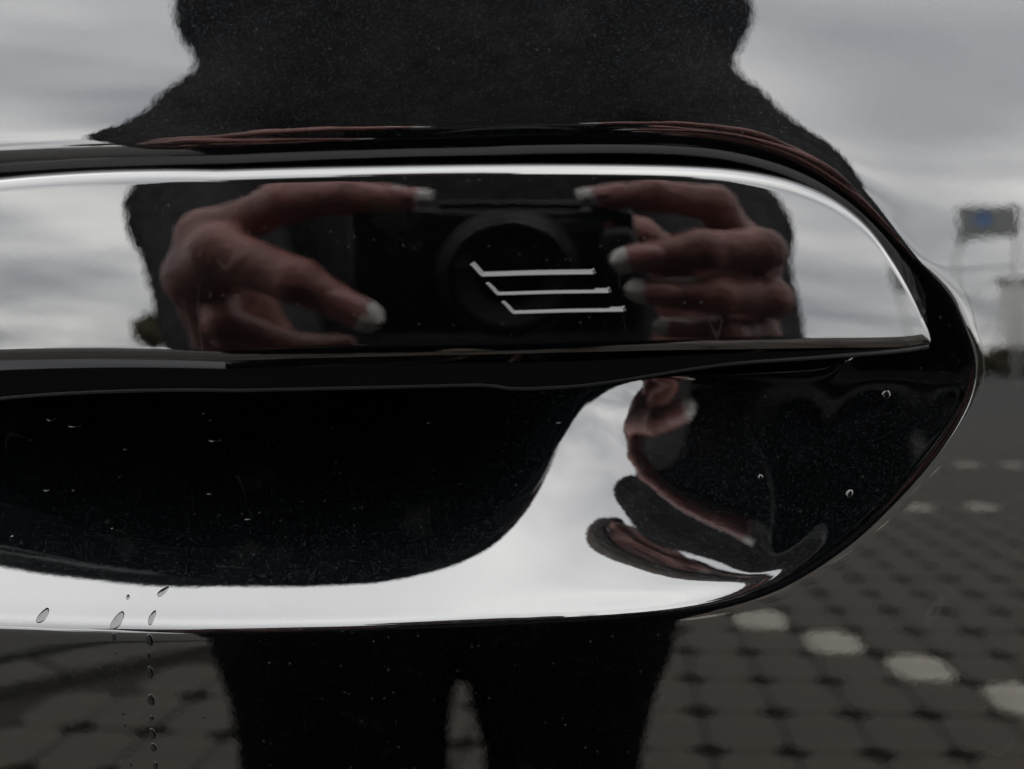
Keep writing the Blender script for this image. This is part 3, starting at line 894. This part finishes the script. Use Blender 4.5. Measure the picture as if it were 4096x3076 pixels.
# asphalt lane beyond a kerb line on the left
kA = Vector((-0.973, -1.632, 0)); kD = Vector((0.324, -0.351, 0)).normalized(); kN = Vector((kD.y, -kD.x, 0))   # kN points to the asphalt side (left / away)
if kN.x > 0: kN = -kN
def kp(s, o, z): p = kA + kD * s + kN * o; return (p.x, p.y, z)
KS = 1.1      # the kerb turns here and runs straight away from the car
asph = mesh_obj('asphalt_lane', [kp(-30, 0.34, 0.022), kp(KS, 0.34, 0.022), (kp(KS, 0.34, 0)[0], -300, 0.022), (-400, -300, 0.022), (-400, kp(-30, 0.34, 0)[1], 0.022)], [(0, 4, 3, 2, 1)], M['asphalt'], None, False)
tag(asph, kind='structure')
kerb = empty('kerb', tuple(kA)); tag(kerb, 'pale concrete kerb stones edging the paved bay', 'kerb')
me_k = None
for i in range(-4, 16):
    c = kD * (i * 0.62 - 0.13) + kN * 0.17
    if i > 1: c = kD * KS + kN * 0.17 + Vector((0.0, -0.36 - 0.62 * (i - 2), 0))
    if me_k is None:
        o = MB().box(0, 0, 0.0175, 0.61, 0.16, 0.045).build('kerb_stone', M['kerb'], kerb, False, 0.008); me_k = o.data; first = o
    else:
        o = first.copy(); col.objects.link(o); o.parent = kerb
    o.location = (c.x, c.y, 0); o.rotation_euler = (0, 0, math.atan2(kD.y, kD.x) if i <= 1 else -math.pi / 2)
PA, PB, PTH = 0.14, 0.205, R(5)
ax1 = Vector((math.cos(PTH), math.sin(PTH), 0)); ax2 = Vector((-math.sin(PTH), math.cos(PTH), 0))
hw = PA / 2 - 0.0015; hl = PB / 2 - 0.0015; ct = 0.038
octo = [(hw, -hl + ct), (hw, hl - ct), (hw - ct, hl), (-hw + ct, hl), (-hw, hl - ct), (-hw, -hl + ct), (-hw + ct, -hl), (hw - ct, -hl)]
def paver_geo():
    v = [(x * 0.965, y * 0.965, 0.022) for x, y in octo] + [(x, y, 0.018) for x, y in octo] + [(x, y, -0.02) for x, y in octo]
    f = [tuple(range(8))] + [(8 + k, 8 + (k + 1) % 8, (k + 1) % 8, k) for k in range(8)] + [(16 + k, 16 + (k + 1) % 8, 8 + (k + 1) % 8, 8 + k) for k in range(8)]
    return v, f
P0 = Vector((0.747, -2.121, 0))     # a white paver of the near bay line
sites = []
for i in range(-70, 71):
    for j in range(-70, 71):
        p = P0 + ax1 * (i * PA) + ax2 * (j * PB)
        if p.y > 0.45 or p.y < -11 or p.x < -4 or p.x > 8.5: continue
        if (p - kA).dot(kN) > -0.02 and ((p - kA).dot(kD) < KS or p.x < kp(KS, 0.17, 0)[0] + 0.16): continue
        white = (i == -j and -12 < i < 12 and False) or (i == j and -11 <= i <= 10) or (j == -11 and i > -2 and i % 2 == 0) or (j == -20 and i > -2 and i % 2 == 0)
        # how large it shows in the reflection: distance and direction from the handle
        d = math.hypot(p.x, p.y); azim = math.degrees(math.atan2(p.x, -p.y))
        score = 1 / d if (d > 1.1 and (6 < azim < 32 or -34 < azim < -13)) else 0.2 / d
        sites.append((score, p, white))
sites.sort(key=lambda s: -s[0])
pv, pf = paver_geo()
mg = bpy.data.meshes.new('paver'); mg.from_pydata(pv, [], pf); mg.materials.append(M['paver'])
mw = bpy.data.meshes.new('paver_white'); mw.from_pydata(*[(x if k else [(a * (0.93 if abs(a) > 0.05 else 1.0), b * (0.93 if abs(b) > 0.08 else 0.86), c) for a, b, c in pv]) for k, x in enumerate((pv, [], pf))]); mw.materials.append(M['pavew'])
for s, p, w in sites[:300]:
    o = bpy.data.objects.new('paver', mw if w else mg); col.objects.link(o); o.parent = ground
    o.location = (p.x, p.y, random.uniform(-0.002, 0.002)); o.rotation_euler = (random.uniform(-.008, .008), random.uniform(-.008, .008), PTH + random.uniform(-.02, .02))
rv_, rf_, rm_ = [], [], []
for s, p, w in sites[300:]:
    n0 = len(rv_); z = random.uniform(-0.002, 0.002)
    c, s_ = math.cos(PTH), math.sin(PTH)
    rv_ += [(p.x + c * x - s_ * y, p.y + s_ * x + c * y, zz + z) for x, y, zz in pv]
    rf_ += [tuple(a + n0 for a in q) for q in pf]; rm_ += [1 if w else 0] * len(pf)
rest = mesh_obj('paver_field', rv_, rf_, [M['paver'], M['pavew']], ground, False, fmat=rm_); rest['kind'] = 'stuff'
# beyond the bays: asphalt yard up to the horizon
yard = mesh_obj('yard', [(-600, -900, 0.004), (600, -900, 0.004), (600, -11.1, 0.004), (-600, -11.1, 0.004)], [(0, 1, 2, 3)], M['asphalt'], None, False); tag(yard, kind='structure')

# ------------------------------------------------------------------ far things seen in the paint
def polar(azd, dist, z=0): return Vector((dist * math.sin(R(azd)), -dist * math.cos(R(azd)), z))
M['signgrey'] = simple('sign_grey', (0.24, 0.25, 0.235), 0.5)
M['signblue'] = simple('sign_blue', (0.12, 0.20, 0.38), 0.4)
M['steel'] = simple('galvanised_steel', (0.62, 0.62, 0.60), 0.6, 0.0)
sp = polar(24.9, 24)
sign = empty('pylon_sign', tuple(sp), (0, 0, R(24.5))); tag(sign, 'grey billboard with round blue emblem on steel lattice posts', 'sign')
MB().box(0, 0, 4.95, 1.35, 0.25, 0.80).build('board', M['signgrey'], sign, False, 0.03)
mb = MB(); mb.lathe([(0.22, 0.12), (0.22, 0.15), (0.18, 0.16), (0.17, 0.14), (0.01, 0.14)], 40, (-0.08, 0, 5.0)); mb.build('round_emblem', M['signblue'], sign, True)
for x in (-0.6, 0.6):
    mb = MB(); mb.bar((x, 0, 0), (x, 0, 4.6), 0.05, 10); mb.build('post', M['steel'], sign, True)
for z in (1.2, 2.5, 3.6):
    mb = MB(); mb.bar((-0.6, 0, z), (0.6, 0, z + 0.05), 0.03, 8); mb.build('crossbar', M['steel'], sign, True)
for a, b2 in ((1.2, 2.5), (2.5, 3.6)):
    mb = MB(); mb.bar((-0.6, 0, a), (0.6, 0, b2), 0.02, 8); mb.build('brace', M['steel'], sign, True)

M['render'] = noise_mat('pale_render', (0.74, 0.73, 0.70), (0.82, 0.81, 0.78), 0.6, 0.9)
M['glass'] = simple('window_glass', (0.20, 0.21, 0.22), 0.1)
M['roof'] = simple('roof_grey', (0.40, 0.40, 0.40), 0.8)
bp_ = polar(33.5, 46)
bld = empty('office_building', tuple(bp_), (0, 0, R(33.5))); tag(bld, 'pale two storey office block far behind the sign', 'building')
MB().box(0, -6, 2.6, 13, 12, 5.2).build('wall', M['render'], bld)
MB().box(0, -6, 5.32, 13.4, 12.4, 0.24).build('roof', M['roof'], bld)
for zi in (1.5, 3.9):
    for xi in range(-2, 3):
        w = MB().box(xi * 2.1, 0.03, zi, 1.3, 0.1, 1.4).build('window', M['roof'], bld)
        MB().box(xi * 2.1, 0.10, zi, 1.14, 0.04, 1.24).build('pane', M['glass'], w)

def leaf_mat(name, c1, c2): 
    m, nt, b = new_mat(name); N, L = nt.nodes.new, nt.links.new
    g = N('ShaderNodeNewGeometry'); r = N('ShaderNodeValToRGB'); r.color_ramp.elements[0].color = (*c1, 1); r.color_ramp.elements[1].color = (*c2, 1)
    L(g.outputs['Random Per Island'], r.inputs['Fac']); L(r.outputs['Color'], b.inputs['Base Color']); b.inputs['Roughness'].default_value = 0.7
    return m
M['leaf'] = leaf_mat('olive_foliage', (0.035, 0.03, 0.010), (0.085, 0.07, 0.022))
M['bark'] = simple('bark', (0.06, 0.045, 0.03), 0.9)
M['planter'] = simple('planter_concrete', (0.30, 0.30, 0.28), 0.8)
def leaves(n, cen, rad, size, fn=None):
    v, f = [], []
    for i in range(n):
        while True:
            q = rng.uniform(-1, 1, 3); r = np.linalg.norm(q)
            if 0.55 < r < 1: break
        p = np.array(cen) + q * np.array(rad) * (0.85 + 0.15 * math.sin(9 * q[0] + 5 * q[2]))
        a = rng.normal(size=3); a /= np.linalg.norm(a); b2 = np.cross(a, rng.normal(size=3)); b2 /= np.linalg.norm(b2)
        s = size * rng.uniform(0.6, 1.3); k = len(v)
        v += [p - a * s, p + b2 * s * 0.45, p + a * s, p - b2 * s * 0.45]; f.append((k, k + 1, k + 2, k + 3))
    return v, f
def plant(name, label, azd, dist, cen, rad, n, size, trunk, cat='tree', planter=False):
    o = empty(name, tuple(polar(azd, dist))); tag(o, label, cat)
    v, f = leaves(n, cen, rad, size); mesh_obj('crown', v, f, M['leaf'], o, False)
    mb = MB(); mb.bar((0, 0, 0.1), (0, 0, cen[2]), trunk, 8, trunk * 0.6)
    for k in range(5):
        t = k * 1.3; mb.bar((0, 0, cen[2] - rad[2] * 0.6), (math.cos(t) * rad[0] * .6, math.sin(t) * rad[1] * .6, cen[2] + rad[2] * 0.2), trunk * .5, 6, trunk * .2)
    mb.build('trunk', M['bark'], o, True)
    if planter:
        MB().box(0, 0, 0.35, 0.7, 0.7, 0.7).build('planter_box', M['planter'], o, False, 0.02)
    return o
plant('topiary_tree', 'clipped ball shaped topiary tree in square concrete planter', -21.3, 18, (0, 0, 1.9), (0.48, 0.48, 0.48), 2600, 0.06, 0.05, planter=True)
plant('olive_shrub', 'upright loose olive green shrub behind the photographer', -15.0, 15, (0, 0, 1.3), (0.75, 0.75, 1.25), 4000, 0.07, 0.06, 'shrub')
for k, (a_, d_, w_, h_) in enumerate([(20, 40, 4.5, 1.1), (27, 38, 3.5, 1.3), (33, 42, 4, 1.2)]):
    plant('hedge_bush', ['low dark bush at foot of the pylon sign', 'dark bush between sign and office block', 'dark bush in front of office block'][k], a_, d_, (0, 0, h_ * .55), (w_, 1.0, h_ * .6), 3500, 0.16, 0.08, 'bush')

# ------------------------------------------------------------------ water drops and beads
def drop(X, Y, w, h, label, group, slant=0.0, thick=0.20):
    u, v = px(X, Y)
    for _ in range(6): u, v = px(X, Y, float(door_y(u, v)))
    y = float(door_y(u, v)); nn = door_n(u, v)
    a = w * K * 0.5; b2 = h * K * 0.5; t = min(a, b2) * thick * 1.3
    up = Vector((math.sin(slant), 0, math.cos(slant))); up = (up - nn * up.dot(nn)).normalized(); sd = nn.cross(up)
    n, mz = 16, 6; vs = []; f = []
    ph = random.uniform(0, 6.28)
    for i in range(mz + 1):
        ang = math.pi / 2 * i / mz; rr2 = math.cos(ang) if i < mz else 0.0
        for k in range(n):
            q = 2 * math.pi * k / n
            wob = 1 + 0.07 * math.sin(2 * q + ph) + 0.05 * math.sin(3 * q + 2 * ph)
            pear = 1 - 0.18 * math.sin(q) if h > w * 1.2 else 1.0
            vs.append(sd * (a * rr2 * math.cos(q) * wob * pear) + up * (b2 * rr2 * math.sin(q) * wob) + nn * (t * math.sin(ang)))
    for i in range(mz):
        for k in range(n): f.append((i * n + k, i * n + (k + 1) % n, (i + 1) * n + (k + 1) % n, (i + 1) * n + k))
    # meet the curved paint: drape every vertex on the skin
    out = []
    for q in vs:
        p = Vector((u, y, v)) + q
        hgt = q.dot(nn)
        yy = float(door_y(p.x, p.z)) if hgt < 1e-7 else None
        if yy is not None: p.y = yy + 0.00004
        out.append(p)
    base = Vector((u, y, v))
    o = mesh_obj('water_drop', [p - base for p in out], f, M['water'], None, True)
    wp = ORG + ROT @ base
    o.location = wp; o.rotation_euler = (-PITCH, 0, 0)
    return tag(o, label, 'water drop', group)
ORD = ['topmost', 'second', 'third', 'fourth', 'fifth', 'sixth', 'seventh', 'eighth', 'ninth', 'tenth', 'eleventh', 'twelfth', 'thirteenth', 'lowest']
for k_, (X, Y, w, h) in enumerate([(598, 2560, 30, 60), (594, 2625, 18, 40), (600, 2690, 26, 62), (604, 2800, 30, 58), (606, 2872, 20, 26), (609, 2936, 32, 52), (614, 2990, 28, 40), (622, 3062, 22, 36)]):
    drop(X, Y, w, h, ORD[k_] + ' bead from the top in the thicker water trail below the cup', 'beads of the thicker drip trail', 0, 0.08)
for k_, (X, Y, w, h) in enumerate([(455, 2548, 18, 36), (464, 2612, 9, 16), (470, 2680, 8, 14), (476, 2715, 8, 26), (480, 2750, 7, 18), (493, 2855, 12, 18), (500, 2902, 11, 20), (512, 2988, 10, 12), (514, 3020, 9, 14), (524, 3058, 10, 26)]):
    drop(X, Y, w, h, ORD[k_] + ' tiny bead from the top in the thin water trail left of the thicker one', 'beads of the thin drip trail', 0, 0.08)
drop(814, 2868, 11, 12, 'lone tiny bead on the door close to the trouser reflection', 'beads of the thin drip trail', 0, 0.08)
drop(172, 2462, 36, 80, 'pale slanted water drip at the far left of the cup lip', 'drips on the cup lip', 0.25, 0.09)
drop(470, 2482, 40, 92, 'largest slanted water drip in the middle of the cup lip', 'drips on the cup lip', 0.25, 0.09)
drop(608, 2470, 24, 74, 'narrow water drip on the cup lip above the thicker trail', 'drips on the cup lip', 0.15, 0.09)
drop(652, 2366, 26, 66, 'bright slanted water drip at the edge of the dark cup reflection', 'drips on the cup lip', 0.6, 0.09)
drop(512, 2388, 16, 24, 'small dark bead just above the middle lip drip', 'drips on the cup lip')
G3 = 'beads inside the dark cup'
for k_, (X, Y, w, h) in enumerate(sorted([(202, 1675, 40, 24), (298, 1702, 56, 24), (858, 1758, 62, 26), (502, 1796, 22, 10), (186, 1960, 30, 12), (292, 1960, 14, 8), (836, 1974, 22, 12), (990, 2076, 26, 12), (448, 2112, 10, 10), (48, 2143, 14, 14), (816, 1652, 16, 10), (842, 1680, 12, 8), (1716, 1690, 20, 10), (2234, 1690, 26, 10)])):
    drop(X, Y, w, h, ('leftmost' if k_ == 0 else 'rightmost' if k_ == 13 else ORD[k_]) + ' glinting bead counted from the left inside the dark cup', G3)
for X, Y, w, h, l in [(3042, 1907, 22, 22, 'single bright bead on the right flank of the cup'), (3545, 1577, 34, 40, 'round bead near the right rim of the cup'), (3398, 1974, 30, 36, 'faint bead low on the right flank of the cup')]:
    drop(X, Y, w, h, l, 'beads on the right flank')
